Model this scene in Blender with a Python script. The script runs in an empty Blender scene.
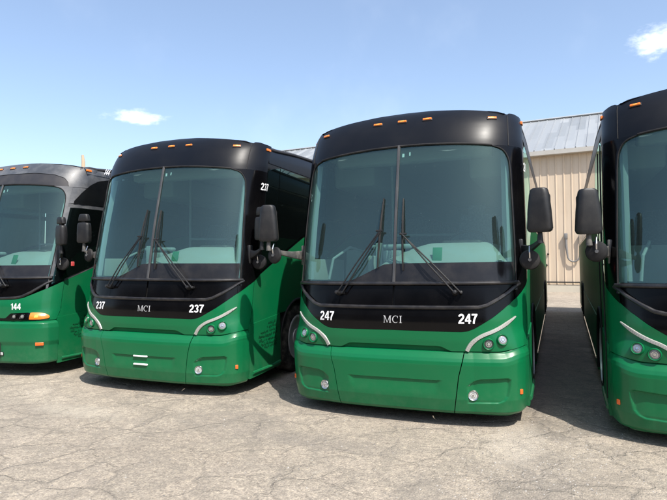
import bpy, math, random
import numpy as np
from mathutils import Vector, Matrix
random.seed(7)
R = math.radians
scene = bpy.context.scene
COL = scene.collection

# ------------------------------------------------------------------ materials
def nodes(name):
    m = bpy.data.materials.new(name); m.use_nodes = True
    nt = m.node_tree
    for n in list(nt.nodes): nt.nodes.remove(n)
    out = nt.nodes.new('ShaderNodeOutputMaterial')
    return m, nt, out
def N(nt, t, **k):
    n = nt.nodes.new(t)
    for a, b in k.items():
        if a.startswith('_'): setattr(n, a[1:], b)
        else:
            n.inputs[a.replace('__', ' ')].default_value = b
    return n
def L(nt, a, b): nt.links.new(a, b)
def rgb(c): return (c[0], c[1], c[2], 1)
def ramp(nt, fac, stops):
    r = nt.nodes.new('ShaderNodeValToRGB'); e = r.color_ramp.elements
    while len(e) > 1: e.remove(e[-1])
    e[0].position = stops[0][0]; e[0].color = rgb(stops[0][1])
    for p, c in stops[1:]:
        x = e.new(p); x.color = rgb(c)
    L(nt, fac, r.inputs['Fac']); return r.outputs['Color']
def noise(nt, vec, scale, detail=4, rough=.55, dist=0):
    n = N(nt, 'ShaderNodeTexNoise', Scale=scale, Detail=detail, Roughness=rough, Distortion=dist)
    if vec: L(nt, vec, n.inputs['Vector'])
    return n.outputs['Fac']
def mixc(nt, fac, a, b, mode='MIX'):
    m = nt.nodes.new('ShaderNodeMix'); m.data_type = 'RGBA'; m.blend_type = mode
    for i, v in ((0, fac), (6, a), (7, b)):
        if hasattr(v, 'is_output') or isinstance(v, bpy.types.NodeSocket): L(nt, v, m.inputs[i])
        else: m.inputs[i].default_value = v if i == 0 else rgb(v)
    return m.outputs[2]
def math_(nt, op, a, b=0, c=None, clamp=False):
    m = nt.nodes.new('ShaderNodeMath'); m.operation = op; m.use_clamp = clamp
    for i, v in enumerate((a, b, c)):
        if v is None: continue
        if isinstance(v, bpy.types.NodeSocket): L(nt, v, m.inputs[i])
        else: m.inputs[i].default_value = v
    return m.outputs[0]
def maprange(nt, v, a, b, c=0, d=1, smooth=True):
    m = nt.nodes.new('ShaderNodeMapRange')
    m.interpolation_type = 'SMOOTHSTEP' if smooth else 'LINEAR'
    L(nt, v, m.inputs[0])
    for i, x in enumerate((a, b, c, d)): m.inputs[i + 1].default_value = x
    return m.outputs[0]

def paint(name, col, rough=.3, coat=.0, spec=.5, metal=0, dust=.15, dustcol=(.35, .31, .26), nscale=3, wav=0.0, low=0.0):
    """painted or plastic surface with a little dust and wear"""
    m, nt, out = nodes(name)
    b = N(nt, 'ShaderNodeBsdfPrincipled')
    tc = nt.nodes.new('ShaderNodeTexCoord'); v = tc.outputs['Object']
    n1 = noise(nt, v, nscale, 6, .6); n2 = noise(nt, v, 90, 3, .7)
    f = math_(nt, 'MULTIPLY', maprange(nt, n1, .35, .75), math_(nt, 'MULTIPLY', n2, dust * 2))
    if low:
        sp = nt.nodes.new('ShaderNodeSeparateXYZ'); L(nt, v, sp.inputs[0])
        lo = math_(nt, 'MULTIPLY', maprange(nt, sp.outputs[2], .75, .25), math_(nt, 'MULTIPLY', maprange(nt, noise(nt, v, 9, 5, .7), .3, .8), low))
        f = math_(nt, 'ADD', f, lo, clamp=True)
    c = mixc(nt, f, col, dustcol)
    L(nt, c, b.inputs['Base Color'])
    rr = math_(nt, 'ADD', rough, math_(nt, 'MULTIPLY', n1, .12)); L(nt, rr, b.inputs['Roughness'])
    b.inputs['Metallic'].default_value = metal
    b.inputs['Specular IOR Level'].default_value = spec
    b.inputs['Coat Weight'].default_value = coat; b.inputs['Coat Roughness'].default_value = .06
    if wav:
        bp = N(nt, 'ShaderNodeBump', Strength=wav, Distance=.02)
        L(nt, noise(nt, v, 1.6, 2, .4), bp.inputs['Height']); L(nt, bp.outputs[0], b.inputs['Normal'])
        L(nt, bp.outputs[0], b.inputs['Coat Normal'])
    L(nt, b.outputs[0], out.inputs[0]); return m

def glass(name, tint, ior=1.5, refl=1.0, dust=.03, pane_tint=None):
    m, nt, out = nodes(name)
    tc = nt.nodes.new('ShaderNodeTexCoord'); v = tc.outputs['Object']
    tr = N(nt, 'ShaderNodeBsdfTransparent', Color=rgb(tint))
    gl = N(nt, 'ShaderNodeBsdfGlossy', Color=(.62 * refl, .97 * refl, .92 * refl, 1), Roughness=.012)
    gm = nt.nodes.new('ShaderNodeNewGeometry'); dt_ = nt.nodes.new('ShaderNodeVectorMath'); dt_.operation = 'DOT_PRODUCT'
    L(nt, gm.outputs['Incoming'], dt_.inputs[0]); L(nt, gm.outputs['Normal'], dt_.inputs[1])
    fr = math_(nt, 'ADD', math_(nt, 'MULTIPLY', math_(nt, 'POWER', math_(nt, 'SUBTRACT', 1.0, math_(nt, 'ABSOLUTE', dt_.outputs['Value']), clamp=True), 5.0), .92), .045)
    bp = N(nt, 'ShaderNodeBump', Strength=.03, Distance=.02)
    L(nt, noise(nt, v, 1.3, 1, .4), bp.inputs['Height']); L(nt, bp.outputs[0], gl.inputs['Normal'])
    ms = nt.nodes.new('ShaderNodeMixShader'); L(nt, math_(nt, 'MULTIPLY', fr, 1.75, clamp=True), ms.inputs[0])
    L(nt, tr.outputs[0], ms.inputs[1]); L(nt, gl.outputs[0], ms.inputs[2])
    df = N(nt, 'ShaderNodeBsdfDiffuse', Color=(.31, .46, .45, 1))
    m2 = nt.nodes.new('ShaderNodeMixShader')
    sp = noise(nt, v, 30, 6, .75)
    f = math_(nt, 'ADD', math_(nt, 'MULTIPLY', maprange(nt, sp, .62, .8), dust * 3), math_(nt, 'MULTIPLY', maprange(nt, noise(nt, v, .5, 2, .5), .0, 1.0, .4, .8), dust))  # dust specks, plus an even teal veil standing in for soft sky reflection
    vo = N(nt, 'ShaderNodeTexVoronoi', Scale=14.0); L(nt, v, vo.inputs['Vector'])
    f = math_(nt, 'ADD', f, math_(nt, 'MULTIPLY', math_(nt, 'LESS_THAN', vo.outputs['Distance'], .035), .35), clamp=True)
    L(nt, f, m2.inputs[0]); L(nt, ms.outputs[0], m2.inputs[1]); L(nt, df.outputs[0], m2.inputs[2])
    L(nt, m2.outputs[0], out.inputs[0]); return m

M = {}
M['green'] = paint('green_paint', (.0010, .122, .041), .27, .22, .25, dust=.015, nscale=1.4, wav=.06, low=.06)
M['green_side'] = paint('green_side_paint', (.0010, .122, .041), .42, 0, .12, dust=.03, nscale=1.4, wav=.08, low=.10)
M['green_dark'] = paint('green_paint_old', (.0008, .120, .043), .32, .25, .25, dust=.03, nscale=1.4, wav=.05, low=.09)
M['black'] = paint('black_paint', (.004, .005, .0078), .30, .0, .20, dust=.010, nscale=2, wav=.04)
M['mask'] = paint('black_gloss_mask', (.002, .002, .0025), .10, .0, .22, dust=.006, nscale=3, wav=.03)
M['side_glass'] = paint('dark_side_glass', (.004, .005, .006), .02, .0, .5, dust=.012, nscale=2, wav=.02)
M['slate'] = paint('slate_grey_paint', (.050, .053, .058), .38, .2, .5, dust=.35, nscale=4, dustcol=(.25, .25, .25))
M['plastic'] = paint('black_plastic', (.009, .0095, .011), .42, 0, .4, dust=.035, nscale=8)
M['rubber'] = paint('rubber', (.007, .007, .008), .6, 0, .3, dust=.05, nscale=6)
M['trim'] = paint('dark_trim_moulding', (.011, .011, .013), .28, 0, .5, dust=.08, nscale=8)
M['tyre'] = paint('tyre_rubber', (.016, .016, .017), .8, 0, .3, dust=.35, nscale=8)
M['chrome'] = paint('bright_metal', (.62, .63, .64), .18, 0, .5, metal=1, dust=.1, nscale=12)
M['grey_arm'] = paint('weathered_grey_bracket', (.055, .055, .054), .45, 0, .4, dust=.3, nscale=14)
M['frit'] = paint('glass_black_border', (.012, .012, .014), .12, .0, .3, dust=.05, nscale=4)
M['rim'] = paint('polished_wheel', (.62, .62, .62), .30, 0, .6, metal=.35, dust=.25, nscale=9)
M['pillar_metal'] = paint('pale_divider', (.06, .06, .062), .3, 0, .5, metal=.3, dust=.1)
M['amber'] = paint('amber_lens', (.75, .19, .01), .2, .5, .5, dust=.05, nscale=30)
M['amber_pale'] = paint('amber_lens_centre', (.95, .45, .06), .2, .5, .5, dust=.05, nscale=30)
M['orange'] = paint('orange_reflector', (.80, .13, .015), .25, .4, .5, dust=.05, nscale=30)
M['clear'] = paint('clear_lens', (.55, .57, .56), .12, 1, .7, dust=.1, nscale=40)
M['lampdark'] = paint('smoked_lamp', (.05, .055, .055), .12, 1, .6, dust=.08, nscale=40)
M['lampgrey'] = paint('lamp_reflector_grey', (.20, .21, .21), .10, 1, .7, dust=.2, nscale=60)
M['led'] = paint('silver_led_strip', (.46, .46, .43), .32, .3, .5, metal=.3, dust=.25, nscale=40)
M['white'] = paint('white_lettering', (.82, .82, .82), .45, 0, .4, dust=.03, nscale=20)
M['silverletter'] = paint('silver_lettering', (.50, .50, .50), .4, 0, .5, dust=.03, nscale=20)
M['card'] = paint('green_card', (.01, .22, .10), .6, 0, .3, dust=.05)
M['red'] = paint('red_sticker', (.55, .03, .03), .5, 0, .3, dust=.2, nscale=60, dustcol=(.8, .8, .8))
M['dash'] = paint('dash_grey', (.36, .37, .36), .7, 0, .3, dust=.5, nscale=3)
M['dash_dark'] = paint('dash_dark_shell', (.008, .009, .010), .5, 0, .4, dust=.15)
M['inner'] = paint('inner_pale_lining', (.30, .32, .33), .7, 0, .3, dust=.1)
M['inner_dark'] = paint('inner_dark_lining', (.11, .12, .125), .8, 0, .3, dust=.1)
M['seat'] = paint('seat_fabric', (.10, .13, .18), .9, 0, .2, dust=.3, nscale=40, dustcol=(.3, .34, .4))
M['decal'] = paint('dark_decal', (.001, .012, .006), .6, 0, .2, dust=0)
M['matte'] = paint('dark_matte_panel', (.028, .028, .032), .5, 0, .3, dust=.05, nscale=5)
M['windshield'] = glass('tinted_windshield', (.46, .66, .61), 1.5, 1.0, .065)
M['cab_glass'] = glass('tinted_cab_window', (.13, .16, .155), 1.5, 1.0, .01)
M['led_dark'] = paint('led_cell', (.32, .32, .30), .3, .3, .5, dust=.1, nscale=40)
M['lowglass'] = paint('dark_lower_panel', (.002, .002, .0025), .06, .0, .16, dust=.006, nscale=3, wav=.03)

# ------------------------------------------------------------------ mesh helpers
class MB:
    def __init__(s): s.v = []; s.f = []; s.m = []
    def add(s, v, f, mi=0):
        o = len(s.v); s.v += [tuple(map(float, p)) for p in v]
        s.f += [tuple(i + o for i in q) for q in f]; s.m += [mi] * len(f); return s
    def box(s, x0, x1, y0, y1, z0, z1, mi=0, bev=0):
        if bev <= 0:
            v = [(x, y, z) for z in (z0, z1) for y in (y0, y1) for x in (x0, x1)]
            return s.add(v, [(0, 2, 3, 1), (4, 5, 7, 6), (0, 1, 5, 4), (1, 3, 7, 5), (3, 2, 6, 7), (2, 0, 4, 6)], mi)
        cx, cy, cz = (x0 + x1) / 2, (y0 + y1) / 2, (z0 + z1) / 2
        secs = []
        h = (z1 - z0) / 2
        for zz, k in ((-h, bev), (-h + bev * .3, bev * .3), (-h + bev, 0), (h - bev, 0), (h - bev * .3, bev * .3), (h, bev)):
            secs.append([(cx + a, cy + b, cz + zz) for a, b in rrect((x1 - x0) / 2 - k, (y1 - y0) / 2 - k, bev, 3)])
        return s.loft(secs, True, mi)
    def loft(s, secs, cap=True, mi=0, closed=True):
        n = len(secs[0]); v = [p for q in secs for p in q]; f = []
        for i in range(len(secs) - 1):
            for j in range(n if closed else n - 1):
                a, b = i * n + j, i * n + (j + 1) % n
                f.append((a, b, b + n, a + n))
        if cap and closed:
            f.append(tuple(reversed(range(n)))); f.append(tuple((len(secs) - 1) * n + j for j in range(n)))
        return s.add(v, f, mi)
    def tube(s, pts, r, n=8, mi=0, cap=True):
        pts = [Vector(p) for p in pts]; secs = []
        rs = r if isinstance(r, (list, tuple)) else [r] * len(pts)
        up = None
        for i, p in enumerate(pts):
            d = (pts[min(i + 1, len(pts) - 1)] - pts[max(i - 1, 0)]).normalized()
            if up is None: up = Vector((0, 0, 1)) if abs(d.z) < .9 else Vector((1, 0, 0))
            a = d.cross(up).normalized(); b = a.cross(d).normalized(); up = b
            secs.append([p + (a * math.cos(t) + b * math.sin(t)) * rs[i] for t in [2 * math.pi * k / n for k in range(n)]])
        return s.loft(secs, cap, mi)
    def lathe(s, prof, org, ax, n=24, mi=0):
        """prof: (radius, height along ax)"""
        ax = Vector(ax).normalized(); t = Vector((0, 0, 1)) if abs(ax.z) < .9 else Vector((1, 0, 0))
        a = ax.cross(t).normalized(); b = ax.cross(a); org = Vector(org)
        secs = [[org + ax * h + (a * math.cos(q) + b * math.sin(q)) * max(r, 1e-4) for q in [2 * math.pi * k / n for k in range(n)]] for r, h in prof]
        return s.loft(secs, True, mi)
    def grid(s, P, mi=0, flip=False):
        nr, nc = len(P), len(P[0]); v = [p for r in P for p in r]; f = []
        for i in range(nr - 1):
            for j in range(nc - 1):
                q = (i * nc + j, i * nc + j + 1, (i + 1) * nc + j + 1, (i + 1) * nc + j)
                f.append(tuple(reversed(q)) if flip else q)
        return s.add(v, f, mi)
    def build(s, name, mats, parent=None, smooth=True, ang=35):
        me = bpy.data.meshes.new(name); me.from_pydata(s.v, [], s.f)
        if not isinstance(mats, (list, tuple)): mats = [mats]
        for m in mats: me.materials.append(m)
        me.polygons.foreach_set('material_index', s.m)
        me.validate(); me.update()
        if smooth:
            me.shade_smooth(); me.set_sharp_from_angle(angle=R(ang))
        o = bpy.data.objects.new(name, me); COL.objects.link(o); o.parent = parent
        return o
def rrect(hx, hy, r, n=4):
    r = min(r, hx * .99, hy * .99); pts = []
    for cx, cy, a0 in ((hx - r, hy - r, 0), (-hx + r, hy - r, 90), (-hx + r, -hy + r, 180), (hx - r, -hy + r, 270)):
        for k in range(n + 1):
            a = R(a0 + 90 * k / n); pts.append((cx + r * math.cos(a), cy + r * math.sin(a)))
    return pts
def tag(o, label=None, cat=None, group=None, kind=None):
    if label: o['label'] = label
    if cat: o['category'] = cat
    if group: o['group'] = group
    if kind: o['kind'] = kind
    return o
def empty(name, loc=(0, 0, 0), rot=(0, 0, 0)):
    o = bpy.data.objects.new(name, None); COL.objects.link(o); o.location = loc; o.rotation_euler = rot
    o.empty_display_size = .3; return o

# ------------------------------------------------------------------ coach surface: s = distance along the plan outline from the nose
W, DD = 1.295, .55
_t = np.linspace(0, 1, 400) ** .5
_x = np.concatenate([np.linspace(0, .9, 200), W * (1 - np.linspace((1 - .9 / W) ** .5, 0, 300)[1:] ** 2)])
_y = DD * (1 - np.sqrt(np.maximum(0, 1 - (_x / W) ** 3.4)))
_x = np.concatenate([_x, [W]]); _y = np.concatenate([_y, [14.0]])
_s = np.concatenate([[0], np.cumsum(np.hypot(np.diff(_x), np.diff(_y)))])
LEN = 13.6
def sx(x): return float(math.copysign(np.interp(abs(x), _x[:-1], _s[:-1]), x))
def sy(y): return float(np.interp(y, _y, _s))
def sstep(a, b, x):
    t = min(max((x - a) / (b - a), 0), 1); return t * t * (3 - 2 * t)
ZP = [.2, .88, 1.0, 1.2, 1.57, 2.3, 3.03, 3.10, 3.17, 3.24, 3.31, 3.38, 3.44, 3.49, 3.53, 3.56]
YP = [-.055, -.075, -.09, -.094, -.026, .11, .278, .300, .327, .360, .398, .445, .495, .550, .610, .680]
def y0(z): return float(np.interp(z, ZP, YP))
WZ = [0, 2.0, 3.1, 3.35, 3.45]; WX = [1, 1, .982, .972, .955]
def S(s, z, off=0.0):
    a = abs(s); sg = 1 if s >= 0 else -1
    x = float(np.interp(a, _s, _x)); y = float(np.interp(a, _s, _y))
    x1 = float(np.interp(a + .01, _s, _x)); y1 = float(np.interp(a + .01, _s, _y))
    x2 = float(np.interp(max(a - .01, 0), _s, _x)); y2 = float(np.interp(max(a - .01, 0), _s, _y))
    tx, ty = x1 - x2, y1 - y2; l = math.hypot(tx, ty); nx, ny = ty / l, -tx / l
    k = min(max((y - .25) / 2.2, 0), 1); fade = 1 - k * k * (3 - 2 * k)
    w = float(np.interp(z, WZ, WX))
    if z < 1.15: y -= float(np.interp(a, BXS, BXD)) * sstep(1.15, .92, z)
    return Vector((sg * (x * w + nx * off), y + y0(z) * fade + ny * off, z))
BXS = [0, sx(.8), sx(.95), sx(1.1), sx(1.168), sx(1.23), sx(1.27), sy(.40), sy(.60), sy(1.0)]; BXD = [0, 0, .020, .058, .084, .112, .130, .120, .09, 0]
def curve(pts):
    """pts: list of ('x', x, z) or ('y', y, z) -> function of s (symmetric)"""
    ss = [sx(q[1]) if q[0] == 'x' else sy(q[1]) for q in pts]; zz = [q[2] for q in pts]
    return lambda s: float(np.interp(abs(s), ss, zz))
def const(c): return lambda s: c
def patch(mb, zlo, zhi, s0, s1, ns, nz, off=0.0, thick=0.0, offf=None, mi=0, sdist=None):
    if not callable(s0): a0 = s0; s0 = lambda v: a0
    if not callable(s1): a1 = s1; s1 = lambda v: a1
    us = sdist if sdist is not None else np.linspace(0, 1, ns + 1)
    def layer(extra):
        P = []
        for j in range(nz + 1):
            v = j / nz; row = []
            for u in us:
                s = s0(v) + (s1(v) - s0(v)) * u
                z = zlo(s) + (zhi(s) - zlo(s)) * v
                o = off + (offf(s, z) if offf else 0) + extra
                row.append(S(s, z, o))
            P.append(row)
        return P
    A = layer(0); mb.grid(A, mi)
    if thick:
        B = layer(-thick); mb.grid(B, mi, True)
        for X, Y in ((A[0], B[0]), (B[-1], A[-1])): mb.grid([Y, X], mi)
        mb.grid([[r[0] for r in A], [r[0] for r in B]], mi)
        mb.grid([[r[-1] for r in B], [r[-1] for r in A]], mi)
    return mb
def frame(s, z, off=0):
    p = S(s, z, off); t = (S(s + .02, z, off) - S(s - .02, z, off)).normalized()
    u = (S(s, z + .02, off) - S(s, z - .02, off)).normalized(); n = t.cross(u).normalized()
    return p, t, u, n
def surf_box(mb, s, z, w, h, d, off=0.0, rad=.004, mi=0, rot=0):
    p, t, u, n = frame(s, z, off)
    if rot: t, u = t * math.cos(rot) + u * math.sin(rot), u * math.cos(rot) - t * math.sin(rot)
    sec = lambda k, q: [p + t * a + u * b + n * q for a, b in rrect(w / 2 - k, h / 2 - k, rad, 3)]
    mb.loft([sec(0, -.01), sec(0, d * .7), sec(min(w, h) * .08, d * .93), sec(min(w, h) * .2, d)], True, mi)
def surf_tube(mb, pts, r, off, n=8, sub=6, mi=0):
    P = []
    for i in range(len(pts) - 1):
        for k in range(sub):
            u = k / sub; s = pts[i][0] * (1 - u) + pts[i + 1][0] * u; z = pts[i][1] * (1 - u) + pts[i + 1][1] * u
            P.append(S(s, z, off))
    P.append(S(pts[-1][0], pts[-1][1], off)); mb.tube(P, r, n, mi)
def smooth_pts(pts, it=2):
    for _ in range(it):
        q = [pts[0]]
        for a, b in zip(pts[:-1], pts[1:]):
            q += [(a[0] * .75 + b[0] * .25, a[1] * .75 + b[1] * .25), (a[0] * .25 + b[0] * .75, a[1] * .25 + b[1] * .75)]
        q.append(pts[-1]); pts = q
    return pts

# text meshes -------------------------------------------------------------
def text_mesh(txt, bold=.02):
    cu = bpy.data.curves.new('t', 'FONT'); cu.body = txt; cu.size = 1; cu.align_x = 'CENTER'; cu.offset = bold; cu.resolution_u = 6
    ob = bpy.data.objects.new('t', cu); COL.objects.link(ob)
    dg = bpy.context.evaluated_depsgraph_get(); me = bpy.data.meshes.new_from_object(ob.evaluated_get(dg))
    v = [tuple(q.co) for q in me.vertices]; f = [tuple(q.vertices) for q in me.polygons]
    bpy.data.objects.remove(ob); bpy.data.curves.remove(cu); bpy.data.meshes.remove(me)
    ys = [q[1] for q in v]; xs = [q[0] for q in v]; h = max(ys) - min(ys); cx = (max(xs) + min(xs)) / 2
    return [((q[0] - cx) / h, (q[1] - min(ys)) / h - .5) for q in v], f
def surf_text(name, txt, s, z, h, mat, parent, off=.004, wid=1.0, bold=.02, flat=None):
    v, f = flat if flat else text_mesh(txt, bold)
    mb = MB(); mb.add([S(s + q[0] * h * wid, z + q[1] * h, off + (q[2] * h if len(q) > 2 else 0)) for q in v], f)
    return mb.build(name, mat, parent, smooth=False)
def serif_mci():
    v, f = [], []
    def q(*p):
        o = len(v); v.extend(p); f.append(tuple(range(o, o + len(p))))
    def rect(x0, x1, y0_, y1_): q((x0, y0_), (x1, y0_), (x1, y1_), (x0, y1_))
    # M
    rect(0, .22, 0, .05); rect(.08, .14, .05, .95); rect(-.02, .14, .95, 1); rect(.86, 1.16, 0, .05); rect(.93, 1.07, .05, .95); rect(.93, 1.18, .95, 1)
    q((.08, 1), (.53, .02), (.58, .02), (.22, 1)); q((.55, .05), (.60, .05), (1.0, 1), (.92, 1))
    # C
    n = 20
    for k in range(n):
        a0, a1 = R(48 + 264 * k / n), R(48 + 264 * (k + 1) / n)
        w0 = .05 + .09 * abs(math.sin((a0 - R(90)) / 2 + 0)) ; w1 = .05 + .09 * abs(math.sin((a1 - R(90)) / 2))
        w0 = .05 + .08 * max(0, -math.cos(a0)); w1 = .05 + .08 * max(0, -math.cos(a1))
        c = lambda a, r: (1.82 + r * .92 * math.cos(a), .5 + r * math.sin(a))
        q(c(a0, .52), c(a1, .52), c(a1, .52 - w1), c(a0, .52 - w0))
    rect(2.12, 2.17, .68, .98)
    # I
    rect(2.42, 2.78, 0, .05); rect(2.53, 2.67, .05, .95); rect(2.42, 2.78, .95, 1)
    return [(x - 1.38, y - .5) for x, y in v], f
MCI = serif_mci()
def digits(txt):
    v, f, lay = [], [], [0]
    def strip(A, B, x0):
        o = len(v); lay[0] += 1; d = .0035 * (lay[0] % 4)
        for a, b in zip(A, B): v.append((a[0] + x0, a[1], d)); v.append((b[0] + x0, b[1], d))
        for i in range(len(A) - 1): f.append((o + 2 * i, o + 2 * i + 2, o + 2 * i + 3, o + 2 * i + 1))
    def stroke(P, w, x0):
        A, B = [], []
        for i, p in enumerate(P):
            a = P[max(i - 1, 0)]; b = P[min(i + 1, len(P) - 1)]; dx, dy = b[0] - a[0], b[1] - a[1]; l = math.hypot(dx, dy)
            A.append((p[0] + dy / l * w / 2, p[1] - dx / l * w / 2)); B.append((p[0] - dy / l * w / 2, p[1] + dx / l * w / 2))
        strip(A, B, x0)
    rect = lambda a, b, c, d, x0: strip([(a, c), (b, c)], [(a, d), (b, d)], x0)
    arc = lambda cx, cy, rx, ry, a, b, n=16: [(cx + rx * math.cos(R(a + (b - a) * k / n)), cy + ry * math.sin(R(a + (b - a) * k / n))) for k in range(n + 1)]
    x = 0; W_ = .175
    for ch in txt:
        if ch == '2':
            stroke(arc(.285, .70, .205, .215, 172, -25) + [(.40, .50), (.27, .36), (.15, .23), (.10, .10)], W_, x); rect(.0, .575, 0, .155, x)
        elif ch == '3':
            stroke(arc(.28, .72, .185, .195, 165, -85), W_ * .95, x); stroke(arc(.28, .285, .21, .20, 85, -168), W_ * .98, x)
        elif ch == '4':
            stroke([(.40, .97), (.06, .34)], .15, x); rect(0, .60, .215, .36, x); rect(.335, .50, 0, 1, x)
        elif ch == '7':
            rect(0, .56, .845, 1, x); stroke([(.50, .93), (.36, .68), (.27, .45), (.22, .22), (.20, 0)], W_, x)
        elif ch == '1':
            rect(.20, .37, 0, 1, x); stroke([(.30, .93), (.22, .80), (.06, .76)], .12, x)
        x += .655 if ch != '1' else .50
    x -= .09
    return [(a - x / 2, b - .5, d) for a, b, d in v], f
TXT = {}
def TM(t, bold=.02):
    if t not in TXT: TXT[t] = digits(t)
    return TXT[t]

# ------------------------------------------------------------------ coach
def sd_poly(px, pz, poly):
    d = 1e9; inside = False; n = len(poly)
    for i in range(n):
        ax, az = poly[i]; bx, bz = poly[(i + 1) % n]
        ex, ez = bx - ax, bz - az; wx, wz = px - ax, pz - az
        t = max(0, min(1, (wx * ex + wz * ez) / (ex * ex + ez * ez)))
        d = min(d, math.hypot(wx - ex * t, wz - ez * t))
        if (az > pz) != (bz > pz) and px < (bx - ax) * (pz - az) / (bz - az) + ax: inside = not inside
    return -d if inside else d
def sstep(a, b, x):
    t = min(max((x - a) / (b - a), 0), 1); return t * t * (3 - 2 * t)
WHEELS = (1.86, 9.35, 10.65)
ARCH = .585
def arch(y, base):
    z = base
    for c in WHEELS:
        if abs(y - c) < ARCH: z = max(z, .65 + math.sqrt(ARCH ** 2 - (y - c) ** 2))
    return z
def yofs(s): return float(np.interp(abs(s), _s, _y))

def lamp(root, name, s, z, r, lens, bezel='green', off=.0, dark=False):
    p, t, u, n = frame(s, z, off); n = Vector((n.x, n.y, n.z))
    mb = MB(); mb.lathe([(r * 1.34, -.012), (r * 1.36, .004), (r * 1.2, .016), (r * 1.04, .012), (r * .98, -.002)], p, n, 28)
    o = mb.build(name, M[bezel], root)
    mb = MB(); mb.lathe([(r * .99, -.006), (r * .99, .003), (r * .8, .006), (r * .45, .008), (.0, .009)], p, n, 28)
    mb.lathe([(r * .62, .004), (r * .62, .0095), (r * .50, .0095), (r * .48, .006), (r * .30, .0075), (r * .28, .012), (.0, .0125)], p, n, 20, mi=1)
    mb.build('lens', [M[lens], M['chrome'] if not dark else M['led_dark']], o)
    return o
def marker(root, s, z, w=.10, h=.028, off=.0, mat='amber'):
    mb = MB(); surf_box(mb, s, z, w + .014, h + .014, .008, off, .006, 0)
    o = mb.build('marker_light', M['plastic'], root)
    mb = MB(); surf_box(mb, s, z, w, h, .018, off, .006, 0); surf_box(mb, s, z, w * .4, h * .55, .0195, off, .004, 1)
    mb.build('lens', [M[mat], M['amber_pale']], o)
def mirror(root, side, y, kind):
    """rear view mirror with arm: housing seen from the front, mirror glass facing back"""
    sg = side
    cx = sg * (1.455 if kind == 'single' else 1.46); rt = Matrix.Rotation(R(-14 * sg), 3, 'Z')
    def housing(z0, z1, wb, wt, d, cyy):
        secs = []; H = z1 - z0
        for v, k in ((0, .78), (.03, .93), (.09, 1), (.5, 1), (.85, 1), (.95, .95), (.985, .86), (1, .70)):
            w = (wb + (wt - wb) * v ** 1.6) * k; dd = d * (.75 + .25 * math.sin(math.pi * (v * .8 + .1))) * (.6 + .4 * k)
            ring = []
            for a, b in rrect(w / 2, dd / 2, min(w, dd) * .42, 5):
                q = rt @ Vector((a, b, 0)); ring.append(Vector((cx, cyy, z0 + H * v)) + q)
            secs.append(ring)
        return secs
    if kind == 'single':
        mb = MB(); mb.loft(housing(2.06, 2.475, .235, .165, .13, y))
        o = mb.build('mirror_housing', M['plastic'], root)
        mb = MB(); 
        p = [Vector((cx, y, 0)) + rt @ Vector((a, .068, 0)) + Vector((0, 0, b)) for a, b in [(q[0], 2.26 + q[1]) for q in rrect(.085, .17, .03, 4)]]
        mb.add(p, [tuple(range(len(p)))]); mb.build('mirror_glass', M['chrome'], o, False)
    else:
        mb = MB(); mb.loft(housing(2.08, 2.375, .205, .19, .12, y)); o = mb.build('mirror_housing', M['plastic'], root)
        mb = MB(); mb.loft(housing(2.395, 2.50, .17, .13, .09, y)); mb.box(cx - .03, cx + .03, y - .02, y + .03, 2.36, 2.41); mb.build('upper_mirror', M['plastic'], o)
    # arm
    mb = MB(); px, py = sg * 1.275, .42
    mb.tube([(cx, y, 2.10), (cx, y, 2.02), (cx, y, 1.955)], [.018, .024, .03], 12)
    q0 = Vector((cx, y, 1.975)); q1 = Vector((px, py, 1.90))
    sec = []
    for k in range(7):
        u = k / 6; c = q0.lerp(q1, u) + Vector((0, 0, -.02 * math.sin(u * math.pi)))
        hh = .022 + .035 * u ** 2; ww = .016 + .01 * u
        dr = (q1 - q0).normalized(); a = dr.cross(Vector((0, 0, 1))).normalized()
        sec.append([c + a * i + Vector((0, 0, j)) for i, j in rrect(ww, hh, .01, 2)])
    mb.loft(sec)
    mb.box(min(px, px - sg * .05), max(px, px - sg * .05), py - .03, py + .05, 1.78, 2.02, bev=.012)
    mb.build('mirror_arm', M['plastic'] if sg > 0 else M['grey_arm'], root)
    # round convex mirror with bright clamp under the arm
    cz = 1.90 if sg < 0 else 1.80; ux = cx - sg * .10 if sg > 0 else cx + .06
    uy = y + (.12 if sg > 0 else .03)
    mb = MB(); mb.lathe([(.0, -.035), (.05, -.032), (.088, -.015), (.098, .005), (.094, .014), (.0, .012)], (ux, uy, cz), (-.25 * sg, 1, -.1), 28)
    o = mb.build('convex_mirror', M['rubber'], root)
    mb = MB(); mb.tube([(ux, uy - .035, cz + .02), (ux, uy - .05, cz + .07), (ux, uy - .02, cz + .13)], .008, 8)
    mb.lathe([(.016, -.05), (.018, -.036), (0, -.034)], (ux, uy, cz), (0, 1, 0), 12)
    mb.build('clamp', M['chrome'], o)

def wheel(root, x, y, sg):
    mb = MB(); ax = (sg, 0, 0); r = .52
    prof = [(.29, .0), (.31, .13), (.35, .15), (.44, .155), (.485, .145), (.505, .125)]
    for k in range(4): prof += [(.518, .12 - k * .06), (.52, .085 - k * .06), (.508, .082 - k * .06), (.508, .075 - k * .06)]
    prof += [(.505, -.125), (.44, -.15), (.30, -.14), (.29, 0)]
    mb.lathe(prof, (x, y, .65), ax, 48)
    o = mb.build('wheel', M['tyre'], root, ang=50)
    mb = MB(); mb.lathe([(.335, .12), (.335, .158), (.31, .16), (.295, .11), (.27, .055), (.17, .045), (.15, .06), (.13, .085), (.115, .13), (.06, .14), (0, .142)], (x, y, .65), ax, 40)
    for k in range(10):
        a = 2 * math.pi * k / 10
        mb.lathe([(.016, .04), (.016, .085), (.008, .095), (0, .096)], (x, y + .205 * math.cos(a), .65 + .205 * math.sin(a)), ax, 8)
    mb.build('rim', M['rim'], o)

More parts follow.
